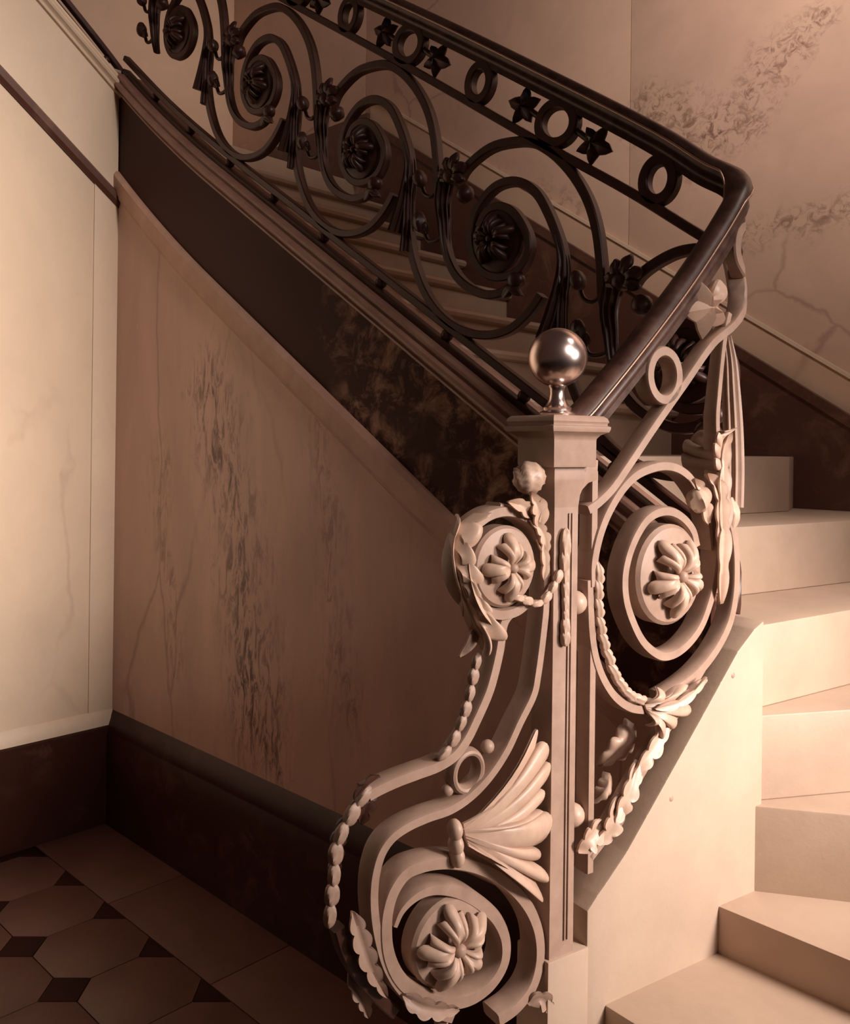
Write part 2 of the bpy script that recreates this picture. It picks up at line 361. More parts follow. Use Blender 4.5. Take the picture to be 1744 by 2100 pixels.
# ------------------------------------------------------------------ the room
TILE = 0.30; FX, FY = -2.43, 1.385                               # grid of the octagon floor
m = MB(); m.box((-6, -4, -.12), (6, 3.4, -.012)); floor = struct(m.build('floor', M['tile_dark']))
def octagon(cx, cy):
    h = TILE / 2 - .0015; c = .075
    pts = [(h, -h + c), (h, h - c), (h - c, h), (-h + c, h), (-h, h - c), (-h, -h + c), (-h + c, -h), (h - c, -h)]
    return [(cx + a, min(FY - .0015, cy + b), -.012) for a, b in pts]
tile_mesh = None
for i in range(-3, 12):
    for j in range(0, 7):
        cx = FX + TILE * (i - .5) + 0.0; cy = FY - TILE * (j + .5)
        if cx < XL + .1 or cx > 0.6: continue
        if tile_mesh is None:
            mm = MB(); mm.prism([(a - cx, b - cy, z) for a, b, z in octagon(cx, cy)], (0, 0, .012), .0012)
            o = mm.build('tile', M['tile'], floor); tile_mesh = o.data
        else:
            o = bpy.data.objects.new('tile', tile_mesh); C.objects.link(o); o.parent = floor
        o.location = (cx, cy, 0)
dm = None
for i in range(-3, 12):
    for j in range(0, 7):
        cx = FX + TILE * i; cy = FY - TILE * j
        if cx < XL + .12 or cx > 0.6: continue
        r = .0735
        if j == 0:
            mm = MB(); mm.prism([(cx - r, FY - .002, -.012), (cx, FY - r, -.012), (cx + r, FY - .002, -.012)], (0, 0, .0115)); mm.build('inset_tile', M['tile_dark'], floor); continue
        if dm is None:
            mm = MB(); mm.prism([(r, 0, -.012), (0, r, -.012), (-r, 0, -.012), (0, -r, -.012)], (0, 0, .0115)); o = mm.build('inset_tile', M['tile_dark'], floor); dm = o.data
        else:
            o = bpy.data.objects.new('inset_tile', dm); C.objects.link(o); o.parent = floor
        o.location = (cx, cy, 0)
xx = XL
for k in range(5):
    mm = MB(); mm.box((xx + .0015, FY + .0015, -.012), (xx + .62, YS + .02, 0), .001); mm.build('border_tile', M['tile'], floor); xx += .6215

m = MB(); m.box((XL - .3, -3.0, 0), (XL, YS + .02, 2.40)); m.build('marble_slab', M['wall_left'], None) if False else None
wall_left = struct(MB().box((XL - .35, -2.6, 0), (XL - .02, YS, 2.2)).build('wall_left', M['wall_left']))
zleft = lambda y: 2.54 + .80 * (YS - y)
for y0, y1, th, nm in ((.35, 1.5995, .0, 'marble_slab'), (-2.6, .347, .0, 'marble_slab'), (1.600, YS + .01, .005, 'corner_strip')):
    MB().prism([(XL - .02, y0, .40), (XL - .02, y1, .40), (XL - .02, y1, zleft(y1)), (XL - .02, y0, zleft(y0))], (.02 + th, 0, 0), .0008).build(nm, M['wall_left'], wall_left)
wall_stair = struct(MB().box((XL - .3, YS + .06, 0), (-1.52, YS + .2, 1.02)).build('wall_stair', M['moulding']))
# marble panel below the string: follows its slope
def slope_poly(x0, x1, zb, zt, y, n=14):
    xs = [x0 + (x1 - x0) * i / n for i in range(n + 1)]
    return [(x, y, zline(x, zb) if isinstance(zb, float) else zb[0]) for x in xs] + [(x, y, zline(x, zt)) for x in reversed(xs)]
MB().prism(slope_poly(XL - .02, -.785, (0.0,), 1.20, YS), (0, .06, 0)).build('marble_slab', M['wall_stair'], wall_stair)

wall_back = struct(MB().box((XO - .3, YB + .02, 0), (3.2, YB + .3, 5.2)).build('wall_back', M['wall_back']))
for a, b in ((XO, -3.35), (-3.35, -1.81), (-1.81, -.15), (-.15, 1.5), (1.5, 3.2)):
    MB().box((a + .0015, YB, 0), (b - .0015, YB + .02, 5.2), .001).build('marble_slab', M['wall_back'], wall_back)
wall_outer = struct(MB().box((XO - .3, -2.6, 0), (XO, YB + .3, 5.2)).build('wall_outer', M['wall_outer']))

# base mouldings
def profile_run(mb, prof, a, b, out):
    """straight run of a profile [(projection, z)] from a to b (xy), projecting along out"""
    rs = [[(p[0] + out[0] * q, p[1] + out[1] * q, z) for q, z in prof] for p in (a, b)]; mb.rings(rs); return mb
bs = struct(profile_run(MB(), [(0, 0), (.035, 0), (.035, .36), (.03, .368), (.03, .372), (.022, .40), (.012, .43), (0, .45)], (XL, YS), (-.80, YS), (0, -1)).build('baseboard_stair', M['base_dark']))
bl = struct(profile_run(MB(), [(-.02, 0), (.03, 0), (.03, .388), (.02, .395), (-.02, .395)], (XL, -2.6), (XL, YS), (1, 0)).build('baseboard_left', M['base_dark']))
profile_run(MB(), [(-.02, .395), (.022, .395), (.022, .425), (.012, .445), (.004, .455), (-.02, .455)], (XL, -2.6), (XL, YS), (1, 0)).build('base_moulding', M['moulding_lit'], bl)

# ------------------------------------------------------------------ the staircase
stair = thing('staircase', 'stone staircase with dark marble string climbing to the left behind the iron balustrade', 'staircase', (-1.3, 2.3, 0))
def zt(k): return 1.52 + .1725 * k
def xt(k): return -1.338 - .2625 * k
for k in range(0, 8):
    x0 = xt(k); x1 = xt(k + 1) - .02 if k < 7 else XO + .01
    z = zt(k)
    # tread with rounded nosing
    pr = [(x0 + .012, z), (x0 + .024, z - .006), (x0 + .030, z - .018), (x0 + .024, z - .030), (x0 + .012, z - .036), (x1, z - .036), (x1, z)]
    MB().prism([(x, YR + .005, zz) for x, zz in pr], (0, YB - YR - .01, 0)).build('tread', M['step'], stair)
    MB().box((x0 - .03, YR + .005, z - .1725), (x0, YB - .005, z - .036)).build('riser', M['step'], stair)
# landing at the winding corner and the flight that returns along the left wall
MB().box((XO, YR + .005, zt(8) - .10), (xt(8) + .02, YB, zt(8)), .006).build('landing', M['step'], stair)
MB().box((xt(8) - .02, YR + .005, zt(7)), (xt(8), YB, zt(8) - .1)).build('riser', M['step'], stair)
for k in range(4):
    y = 1.70 - .2625 * k
    MB().box((XO, y - .30, zt(9 + k) - .036), (XL - .02, y + .02, zt(9 + k)), .006).build('tread', M['step'], stair)
    MB().box((XO, y - .03, zt(8 + k)), (XL - .02, y, zt(9 + k) - .036)).build('riser', M['step'], stair)
# steps fanning out round the turn (each a block lying under the next)
TURN = PC + bdir * .52 + nrm * .005
def fan(zz, poly, hh):
    P = [(x, y, zz - hh) for x, y in poly]
    MB().prism(P, (0, 0, hh), .004).build('winder_step', M['step'], stair)
tx_, ty_ = TURN
F = lambda t, o=.05: tuple(PC + bdir * t + nrm * o)
fan(1.52, [(-1.31, YR + .02), (-1.10, 2.80), (-1.16, YB - .005), (-1.5, YB - .005), (-1.5, YR + .02)], .172)
fan(1.3475, [(-1.05, YR + .03), (-.74, YB - .005), (-1.5, YB - .005), (-1.5, YR + .03)], .172)
fan(1.175, [(tx_ - .02, ty_), (-.52, YB - .005), (-1.5, YB - .005), (-1.5, YR + .03), (-.85, YR + .03)], .172)
fan(1.0025, [(tx_, ty_ - .01), (.05, YB - .005), (-1.3, YB - .005), (-1.3, YR + .04), (-.80, YR + .04)], .172)
fan(.83, [F(.48, .0), (1.2, 2.9), (1.2, YB - .005), (-1.3, YB - .005), (-1.3, YR + .05), (-.82, YR + .04)], .172)
fan(.66, [F(.40, .03), (1.2, 1.55), (1.2, YB - .005), (-1.3, YB - .005), (-1.3, YR + .06), (-.82, YR + .05)], .172)
fan(.57, [F(.10, .03), (1.2, 1.10), (1.2, YB - .005), (-1.2, YB - .005), (-1.2, YR + .07), (-.84, YR + .06)], .254)
fan(.316, [F(-.50), (1.2, .75), (1.2, YB - .005), (-1.2, YB - .005), (-1.2, YR + .07), (-.86, YR + .06)], .316)
# string: dark marble face, moulded cap, moulding below
MB().prism(slope_poly(XL - .02, -.825, 1.20, 1.575, YS + .004), (0, .06, 0)).build('string_face', M['dark_marble'], stair)
def slope_run(mb, prof, x0, x1, z0, y, n=40):
    rs = []
    for i in range(n + 1):
        x = x0 + (x1 - x0) * i / n; rs.append([(x, y - q, zline(x, z0) + v) for q, v in prof])
    mb.rings(rs); return mb
cap = [(-.12, .0), (.002, .0), (.010, .004), (.012, .012), (.008, .018), (.010, .022), (.024, .030), (.028, .040), (.026, .050), (.012, .056), (.010, .062), (.014, .068), (.014, .078), (.008, .084), (-.12, .084)]
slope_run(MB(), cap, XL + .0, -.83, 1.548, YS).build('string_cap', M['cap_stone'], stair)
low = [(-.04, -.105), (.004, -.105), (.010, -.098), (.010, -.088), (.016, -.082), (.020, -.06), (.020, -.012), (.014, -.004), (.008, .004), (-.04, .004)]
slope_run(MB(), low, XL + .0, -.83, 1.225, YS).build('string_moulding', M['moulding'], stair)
# the same string returning along the left wall, its bright glare painted in as pale stone
def zl(y, z0): return z0 + .0 + .80 * (YS - y)
def left_poly(zb, ztop, x): return [(x, YS, zl(YS, zb)), (x, -.6, zl(-.6, zb)), (x, -.6, zl(-.6, ztop)), (x, YS, zl(YS, ztop))]
MB().prism(left_poly(2.53, 2.97, XL), (-.06, 0, 0)).build('string_face', M['wall_left'], stair)
def left_run(mb, prof, z0):
    rs = [[(XL + q, y, zl(y, z0) + v) for q, v in prof] for y in (YS + .01, -.6)]; mb.rings(rs); return mb
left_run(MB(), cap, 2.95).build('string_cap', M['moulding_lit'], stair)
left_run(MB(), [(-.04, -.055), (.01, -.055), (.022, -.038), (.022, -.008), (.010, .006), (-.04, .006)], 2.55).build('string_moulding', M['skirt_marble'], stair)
# curb under the lower balustrade
BN = TZ([(1195, 1790), (1252, 1711), (1320, 1590), (1393, 1464), (1470, 1330), (1505, 1270)], o=.0)
cz = lambda t: lerp([(.03, BN[0][1] - .075), (BN[0][0], BN[0][1] - .035), (BN[1][0], BN[1][1] - .035), (BN[3][0], BN[3][1] - .035), (BN[5][0], BN[5][1] - .03), (.62, BN[5][1] + .04)], t)
ts = [.056, .08, .10, .15, .2, .25, .3, .35, .4, .45, .5, .53]
poly = [NM(t, 0.0, -.05) for t in (ts[-1], ts[0])] + [NM(t, cz(t), -.05) for t in ts]
MB().prism(poly, tuple(Vector(NM(0, 0, .030)) - Vector(NM(0, 0, -.05))), .004).build('curb', M['curb'], stair)
MB().prism([NM(-.033, 0, -.05), NM(.058, 0, -.05), NM(.058, 0, .032), NM(-.033, 0, .032)], (0, 0, .685), .003).build('newel_plinth', M['curb'], stair)
MB().prism([NM(-.62, 0, -.10), NM(.056, 0, -.10), NM(.056, 0, .10), NM(-.62, 0, .10)], (0, 0, .50), .01).build('curb_block', M['curb'], stair)

# skirting on the far wall, following the flight
def back_band(name, za, zb, proj, matn, x0=-3.3, x1=-.2):
    xs = [x0 + (x1 - x0) * i / 12 for i in range(13)]; zz = lambda x, z0: z0 + SL * (x + 1.338)
    return MB().prism([(x, YB, zz(x, za)) for x in xs] + [(x, YB, zz(x, zb)) for x in reversed(xs)], (0, -proj, 0)).build(name, M[matn])
sk = struct(back_band('baseboard_back', 1.30, 1.862, .03, 'skirt_marble'))
t1 = back_band('skirting_cap', 1.855, 1.895, .042, 'skirt_marble'); t1.parent = sk
t2 = back_band('skirting_band', 1.895, 2.012, .012, 'wall_outer'); t2.parent = sk
t3 = back_band('skirting_bead', 2.008, 2.022, .020, 'moulding_lit'); t3.parent = sk
MB().box((XO, YR, zt(8)), (XO + .03, YB, zt(8) + .32)).build('skirting_cap', M['skirt_marble'], sk)
MB().box((XO, YB - .03, zt(8)), (-3.3, YB, zt(8) + .32)).build('skirting_cap', M['skirt_marble'], sk)

# ------------------------------------------------------------------ balustrade
rail = thing('stair_balustrade', 'wrought iron balustrade of scrolls and rosettes with moulded handrail', 'railing', (-.85, 1.738, 1.2))
def part(mb, name, m, parent=rail, angle=35): return mb.build(name, M[m], parent, angle)

HR = [(-3.42, 3.86), (-3.0, 3.565), (-2.5, 3.235), (-1.702, 2.715), (-1.313, 2.452), (-.959, 2.205), (-.863, 2.128), (S0 + .02, 2.085)] + [(sT(t), z) for t, z in reversed(TZ([(1176, 880), (1200, 856), (1225, 826), (1300, 733), (1400, 600), (1468, 498)], o=.0))]
HR = HR[:-0 or None]
half = [(.0, .032), (.013, .030), (.021, .024), (.0255, .016), (.027, .011), (.0255, .007), (.021, .003), (.0185, -.002), (.020, -.008), (.0205, -.013), (.017, -.018), (.013, -.020), (.013, -.033)]
HP = [(v, q) for q, v in half] + [(v, -q) for q, v in reversed(half[1:])]
def hsweep(path, prof, per=8):
    mb = MB(); P = spline(path, per); rs = []
    for i, p in enumerate(P):
        t = P[min(i + 1, len(P) - 1)] - P[max(i - 1, 0)]; t.normalize(); nn = Vector((-t.y, t.x))
        if nn.y < 0: nn = -nn
        rs.append([RM(p.x + nn.x * v * .8, p.y + (nn.y * .8 + .2) * v, q) for v, q in prof])
    mb.rings(rs); return mb
part(hsweep(HR, HP), 'handrail', 'rail', angle=50)
for sg in (-1, 1):
    part(hsweep(HR, [(.0105 + .0026 * math.cos(a), sg * .0272 + .0026 * math.sin(a)) for a in [2 * PI * i / 8 for i in range(8)]]), 'handrail_bead', 'bead', angle=80)
MR = [(-3.42, 3.72), (-2.8, 3.305), (-2.214, 2.911), (-1.748, 2.598), (-1.318, 2.301), (-1.037, 2.112), (-.90, 2.012), (S0, 1.955), (S1, 1.80)] + [(sT(t), z) for t, z in reversed(TZ([(1204, 1046), (1226, 1030), (1252, 1004), (1290, 950), (1340, 875), (1400, 790), (1460, 705)], o=.012))]
part(sweep(MB(), MR, .011, .015, RM), 'mid_rail', 'iron_shaded') if False else None
# the mid rail in two lengths: shade in its colour on the main flight, lit colour where it runs down to the newel
k = next(i for i, p in enumerate(MR) if p[0] > S0 - .001)
part(sweep(MB(), MR[:k + 1], .0105, .014, RM), 'mid_rail', 'iron_shaded')
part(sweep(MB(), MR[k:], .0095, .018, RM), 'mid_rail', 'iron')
BR = [(x, zline(x, 1.693)) for x in (-3.42, -3.1, -2.8, -2.2, -1.6, -1.2, -.92)] + [(S0 + .01, 1.34), (S1 - .01, 1.215)]
part(sweep(MB(), BR, .011, .014, RM), 'bottom_rail', 'iron_shaded')
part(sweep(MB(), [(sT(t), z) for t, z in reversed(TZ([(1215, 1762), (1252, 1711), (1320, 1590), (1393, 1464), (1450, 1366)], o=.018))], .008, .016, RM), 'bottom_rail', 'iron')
part(sweep(MB(), [(x, zline(x, 1.640)) for x in (-3.42, -3.1, -2.8, -2.2, -1.6, -1.2, -.83)], .009, .018, RM), 'foot_strap', 'iron_shaded')
for k in range(-1, 8):
    x = -1.338 - .2625 * k
    part(MB().ball((x, YR, zline(x, 1.667)), .0175, 14), 'spacer_ball', 'iron_shaded')
# left return of the rails
def LM(y, z, o=0.0): return (XL - .038 - 0 + o, y, z)
part(sweep(MB(), [(YR, 3.06), (1.70, 3.10), (1.4, 3.36), (0.6, 4.05)], .011, .014, LM), 'bottom_rail', 'iron_shaded')
part(sweep(MB(), [(YR, 3.02), (1.70, 3.05), (1.4, 3.30), (0.6, 3.98)], .009, .016, LM), 'foot_strap', 'iron_shaded')
part(MB().ball(LM(1.66, 3.10), .0175, 14), 'spacer_ball', 'iron_shaded')
part(MB().ball(LM(1.40, 3.32), .0175, 14), 'spacer_ball', 'iron_shaded')

PX_, PZ_ = -.525, .345                                             # one bay of scrollwork
C1 = [(-1.562, 2.240), (-1.542, 2.268), (-1.504, 2.291), (-1.447, 2.309), (-1.383, 2.307), (-1.322, 2.293), (-1.267, 2.259), (-1.221, 2.216), (-1.179, 2.162), (-1.149, 2.107), (-1.129, 2.045), (-1.119, 1.986), (-1.114, 1.940),
      (-1.111, 1.890), (-1.100, 1.840), (-1.090, 1.772), (-1.071, 1.701), (-1.038, 1.648), (-.988, 1.609), (-.930, 1.586), (-.880, 1.587), (-.848, 1.602)]
C2 = [(-1.486, 2.111), (-1.463, 2.143), (-1.422, 2.152), (-1.381, 2.135), (-1.349, 2.099), (-1.327, 2.057), (-1.326, 2.022), (-1.348, 1.987), (-1.387, 1.971), (-1.437, 1.975), (-1.480, 2.001), (-1.509, 2.048), (-1.515, 2.097), (-1.504, 2.143), (-1.473, 2.181), (-1.432, 2.205), (-1.382, 2.208), (-1.338, 2.192), (-1.299, 2.159), (-1.269, 2.112), (-1.243, 2.057), (-1.226, 2.008), (-1.221, 1.957), (-1.225, 1.900),
      (-1.225, 1.840), (-1.220, 1.785), (-1.198, 1.703), (-1.145, 1.604), (-1.071, 1.532), (-.991, 1.493), (-.915, 1.482), (-.856, 1.491), (-.812, 1.515), (-.778, 1.545), (-.760, 1.567)]
def sh(l, k): return [(x + PX_ * k, z + PZ_ * k) for x, z in l]
def rosette(c, r, mp, m, parent=rail, petals=5, a0=.3, o=.012, disc_r=None, ell=1.0, dd=.010, pm=None):
    dr = disc_r or r * 1.25
    root = part(disc(MB(), c, dr, dr * ell, dd, mp, o=o - dd), 'rosette', m, parent)
    for i in range(petals):
        a = a0 + 2 * PI * i / petals; hw = PI / petals
        P = lambda q, rr, hh: (c[0] + math.cos(a + q * hw) * r * rr, c[1] + math.sin(a + q * hw) * r * rr * ell, o + hh * r)
        base = [P(-1.0, .10, .22), P(0, .14, .30), P(1.0, .10, .22)]
        tips = [P(-.62, .82, .10), P(-.34, .78, .22), P(.0, 1.06, .02), P(.34, .78, .22), P(.62, .82, .10)]
        part(sheet(MB(), base, tips, mp, bulge=r * .30, ridge=r * .13, thick=.0025, rows=8, per=7), 'petal', pm or m, root, 60)
    part(blob(MB(), c, r * .17, r * .17, r * .2, mp, o=o + r * .32, groove=4), 'bud', m, root, 60)
    return root
def leaf_cluster(c, ang, mp, m, parent=rail, sc=1.0, o=.012):
    mb = MB()
    for da, L, w in ((-1.0, .042, .013), (-.3, .048, .014), (.5, .048, .014), (1.2, .040, .013), (2.2, .032, .012)):
        a = ang + da; ca, sa = math.cos(a), math.sin(a)
        leaf(mb, [(c[0], c[1], o), (c[0] + ca * L * .5 * sc, c[1] + sa * L * .5 * sc, o + .012 * sc), (c[0] + ca * L * sc, c[1] + sa * L * sc, o + .006 * sc)], w * sc, mp, lobes=2, curl=-.4, thick=.003, shape=1.1)
    blob(mb, c, .020 * sc, .018 * sc, .020 * sc, mp, o=o * .6)
    return part(mb, 'leaf_cluster', m, parent, 60)
def sheath(pts, w0, w1, mp, m, parent=rail, name='leaf_sheath', o=0.0, dd=.75):
    mb = sweep(MB(), pts, lambda u: w0 + (w1 - w0) * u ** 1.3 + .004 * math.sin(PI * u), lambda u: dd * (w0 + (w1 - w0) * u ** 1.3) + .008, mp, RIBBED(5, .3), o=o)
    return part(mb, name, m, parent, 70)
for k in (-1, 0, 1, 2, 3):
    c1 = sh(C1, k); c2 = sh(C2, k)
    if k == -1:
        c1 = c1[:6] + [(-.80, 1.935)]; c2 = c2[:17]
    part(sweep(MB(), c1, .0115, .014, RM), 'scroll_bar', 'iron_shaded')
    part(sweep(MB(), c2, lambda u: .0115 if u > .3 else .011, .014, RM), 'scroll_bar', 'iron_shaded')
    rosette(sh([(-1.428, 2.066)], k)[0], .066, SM, 'iron_shaded', a0=.3 + .9 * k, disc_r=.083)
    leaf_cluster(sh([(-1.585, 2.262)], k)[0], .6, SM, 'iron_shaded', sc=1.25)
    part(blob(MB(), sh([(-1.528, 2.202)], k)[0], .024, .026, .026, SM, o=.016, groove=5, gd=.15), 'bud', 'iron_shaded', angle=60)
    part(blob(MB(), sh([(-1.700, 2.278)], k)[0], .026, .020, .022, SM, o=.012, ang=1.9, groove=4), 'bud', 'iron_shaded', angle=60)
    part(blob(MB(), sh([(-1.696, 2.158)], k)[0], .030, .021, .022, SM, o=.014, ang=1.7, groove=5, gd=.2), 'bud', 'iron_shaded', angle=60)
    part(leaf(MB(), [(*sh([(-1.675, 2.122)], k)[0], .008), (*sh([(-1.690, 2.150)], k)[0], .020), (*sh([(-1.700, 2.185)], k)[0], .012)], .018, SM, 2, curl=-.4), 'bud_leaf', 'iron_shaded', angle=60)
    part(sweep(MB(), sh([(-1.703, 2.262), (-1.69, 2.235), (-1.665, 2.225), (-1.640, 2.24)], k), .006, .007, SM, ROUND, per=4), 'bud_stalk', 'iron_shaded')
    part(sweep(MB(), sh([(-1.690, 2.13), (-1.675, 2.105), (-1.645, 2.10), (-1.618, 2.11)], k), .006, .007, SM, ROUND, per=4), 'bud_stalk', 'iron_shaded')
    if k > -1:
        part(blob(MB(), (c1[-1][0] - PX_ * 0 + .012, c1[-1][1] + .010), .024, .022, .022, SM, o=.008, groove=4), 'bud', 'iron_shaded', angle=60)
        part(leaf(MB(), [(c1[-1][0] - .03, c1[-1][1] - .03, .012), (c1[-1][0] + .0, c1[-1][1] - .012, .02), (c1[-1][0] + .03, c1[-1][1] - .03, .012)], .016, SM, 2, curl=-.4), 'bud_leaf', 'iron_shaded', angle=60)
        sheath(sh([(-1.240, 2.050), (-1.224, 1.985), (-1.228, 1.93), (-1.245, 1.865), (-1.268, 1.80)], k), .010, .034, SM, 'iron_shaded')
        sheath(sh([(-1.226, 1.97), (-1.222, 1.92), (-1.226, 1.86), (-1.226, 1.80), (-1.232, 1.74)], k), .010, .018, SM, 'iron_shaded', o=.004)
    sheath(sh([(-1.596, 2.04), (-1.610, 2.09), (-1.617, 2.15), (-1.622, 2.20), (-1.612, 2.25)], k), .009, .026, SM, 'iron_shaded')
    if k >= -1 and k < 4:
        # frieze between handrail and mid rail
        if k > -1:
            s = -1.246 - .5085 * k; z = (lerp(HR, s) + lerp(MR, s)) / 2 - .008
            part(ringbar(MB(), (s, z), .053, .046, .0125, .014, SM, ang=-.55), 'ring', 'iron_shaded')
            for sg in (-1, 1):
                fs, fz = s + sg * .103, (lerp(HR, s + sg * .103) + lerp(MR, s + sg * .103)) / 2 - .010
                mb = star(MB(), (fs, fz), .050, math.atan2(-.56 * sg, sg), SM, o=.0, up=.016, inner=.55)
                sweep(mb, [(s + sg * .055, z - sg * .03), (fs, fz)], .008, .008, SM, ROUND, per=3)
                part(mb, 'leaf_ornament', 'iron_shaded', angle=25)
        s = -.972 - .520 * (k + 1); z = (lerp(HR, s) + lerp(MR, s)) / 2 - .010
        part(ringbar(MB(), (s, z), .036, .044, .0125, .014, SM), 'ring', 'iron_shaded')

# --- lower balustrade: traced on its own plane
A3 = (1150, 860, 3.876); A4 = (1100, 1300, 2.625); AH = (1180, 480, 4.844)
part(sweep(MB(), TZ([(268, 1330), (268, 1150), (298, 980), (345, 830), (410, 690), (500, 550), (600, 450), (720, 392), (830, 372), (930, 392), (1010, 445), (1070, 520), (1130, 625), (1172, 760), (1192, 900), (1200, 1040)], *A3), lambda u: .0095 if u < .7 else .0095 - .006 * (u - .7) / .3, .020, NM), 'scroll_bar', 'iron')
volute = TZ([(1085, 1010), (1055, 890), (980, 790), (880, 735), (780, 742), (690, 800), (610, 920), (545, 1080), (512, 1250), (520, 1430), (570, 1600), (650, 1760), (740, 1850), (820, 1885), (920, 1860), (1030, 1770), (1120, 1640), (1185, 1470), (1228, 1300), (1252, 1100), (1262, 900), (1270, 700), (1275, 500), (1275, 300), (1262, 120)], *A3) + TZ([(1432, 1800), (1450, 1600), (1475, 1350), (1505, 1100), (1540, 900), (1570, 780)], *AH)
part(sweep(MB(), volute, lambda u: .0095 if u < .8 else .007, lambda u: .020 if u < .6 else .020 - .008 * (u - .6) / .4, NM), 'scroll_bar', 'iron')
cc = tz(1150 + 875 / 3.876, 860 + 1235 / 3.876)
rosette(cc, .069, NM, 'iron', a0=.9, o=.022, disc_r=.087, ell=1.08, dd=.024, pm='leafmetal_lit')
# foot curve from the turn down to the big leaf
part(sweep(MB(), TZ([(1500, 1060), (1510, 1110), (1513, 1165), (1510, 1225), (1498, 1280), (1472, 1332), (1438, 1376), (1400, 1408), (1362, 1432)]), .0105, .018, NM), 'scroll_bar', 'iron')
# fluted husk above it
husk = TZ([(1503, 1040), (1505, 960), (1504, 880), (1500, 800), (1496, 740), (1488, 690)], o=.0)
sheath(husk, .024, .010, NM, 'iron', name='fluted_husk', dd=.5)
part(leaf(MB(), [(*tz(1508, 1020), .01), (*tz(1507, 1055), .024), (*tz(1507, 1090), .014)], .018, NM, 2, curl=-.5), 'husk_tip', 'leafmetal_lit', angle=60)
# second scroll bar to the newel, clad in a running leaf
cbar = TZ([(1212, 1190), (1213, 1240), (1216, 1300), (1224, 1350), (1240, 1394), (1264, 1430), (1295, 1452), (1335, 1458)])
part(sweep(MB(), cbar, .009, .018, NM), 'scroll_bar', 'iron')
edge = TZ([(1236, 1150), (1233, 1200), (1234, 1250), (1240, 1300), (1252, 1345), (1268, 1388), (1292, 1424), (1325, 1444), (1350, 1450)], o=.03)
def leaf_strip(path, o, mp, m, name, n, w=.010, parent=rail, tilt=.5, L=1.5):
    mb = MB(); P = spline(path, 12); tot = sum((b - a).length for a, b in zip(P, P[1:])); acc = 0; nxt = 0; step = tot / n
    for i in range(len(P) - 1):
        acc += (P[i + 1] - P[i]).length
        if acc >= nxt:
            t = (P[min(i + 3, len(P) - 1)] - P[i]).normalized(); p = P[i]; q = p + t * step * L; nn = Vector((-t.y, t.x))
            leaf(mb, [(p.x, p.y, o), ((p.x + q.x) / 2 + nn.x * w * .2, (p.y + q.y) / 2 + nn.y * w * .2, o + w * .6), (q.x + nn.x * w * .5, q.y + nn.y * w * .5, o + w * .2)], w, mp, 2, tilt=tilt, curl=-.5, thick=.002, shape=1.1)
            nxt += step
    return part(mb, name, m, parent, 60)
leaf_strip([(p[0], p[1]) for p in edge], .018, NM, 'leafmetal_lit', 'running_leaf', 11, .011)
# big leaf at the foot and its fronds
def leaves(l, name, m='leafmetal_lit', parent=rail, mp=NM):
    for pts, w, lob, o0, h, kw in l:
        q = [tz(*p, .03 if o0 > -.02 else o0) for p in pts]; n = len(q)
        part(leaf(MB(), [(a, b, o0 + h * math.sin(PI * i / (n - 1))) for i, (a, b) in enumerate(q)], w, mp, lob, **kw), name, m, parent, 60)
def sheets(base, tips, name, ob, ot, bulge, ridge=.006, m='leafmetal_lit', parent=rail, o=.03):
    return part(sheet(MB(), [tz(*p, ob) for p in base], [tz(*p, ot) for p in tips], NM, ob, ot, bulge, ridge), name, m, parent, 60)
sheets([(1318, 1438), (1322, 1450), (1326, 1462)], [(1352, 1412), (1362, 1424), (1402, 1402), (1392, 1424), (1446, 1392), (1402, 1438), (1410, 1462), (1384, 1462), (1378, 1492), (1362, 1478), (1352, 1520), (1346, 1484), (1332, 1488)], 'acanthus_leaf', .02, .018, .020)
leaves([([(1340, 1452), (1375, 1438), (1410, 1415), (1442, 1388)], .010, 3, .034, .012, {})], 'leaf_rib')
leaves([([(1375, 1475), (1345, 1522), (1318, 1560), (1296, 1606)], .020, 4, .020, .012, {}),
        ([(1312, 1560), (1290, 1610), (1272, 1650), (1262, 1700)], .022, 4, .022, .012, {}),
        ([(1278, 1630), (1255, 1672), (1245, 1700), (1225, 1725)], .024, 3, .022, .012, {}),
        ([(1240, 1685), (1215, 1708), (1200, 1722), (1188, 1742)], .026, 3, .022, .012, {})], 'acanthus_frond')
leaves([([(1302, 1488), (1280, 1505), (1258, 1532), (1236, 1566)], .032, 4, -.04, .02, {'curl': -.2})], 'back_leaf')
leaves([([(1252, 1588), (1234, 1606), (1222, 1622), (1210, 1646)], .022, 4, -.04, .02, {'curl': -.2})], 'back_leaf')
# bud and big curling leaf at the top of the volute
part(blob(MB(), tz(1418, 1026), .024, .022, .024, NM, o=.034, ang=-1.1, groove=5, gd=.25), 'bud', 'leafmetal_lit', angle=60)
leaves([([(1455, 1075), (1440, 1040), (1430, 1005), (1424, 985)], .018, 3, .026, .012, {}), ([(1480, 1120), (1472, 1060), (1464, 1000), (1452, 975)], .022, 4, .024, .014, {}),
        ([(1483, 1240), (1480, 1150), (1478, 1060), (1476, 985), (1484, 920), (1500, 885)], .020, 6, .022, .014, {})], 'acanthus_leaf')
cl_b = [(*tz(1484, 992, .03), .03), (*tz(1478, 935, .03), .03), (*tz(1484, 884, .03), .03)]
cl_t = [(*tz(x, y, -.07), -.07) for x, y in ((1424, 982), (1416, 966), (1398, 944), (1412, 930), (1402, 908), (1422, 906), (1432, 884), (1446, 892), (1466, 880))]
part(sheet(MB(), cl_b, cl_t, NM, bulge=-.014, ridge=.008), 'curled_leaf', 'iron', rail, 60)
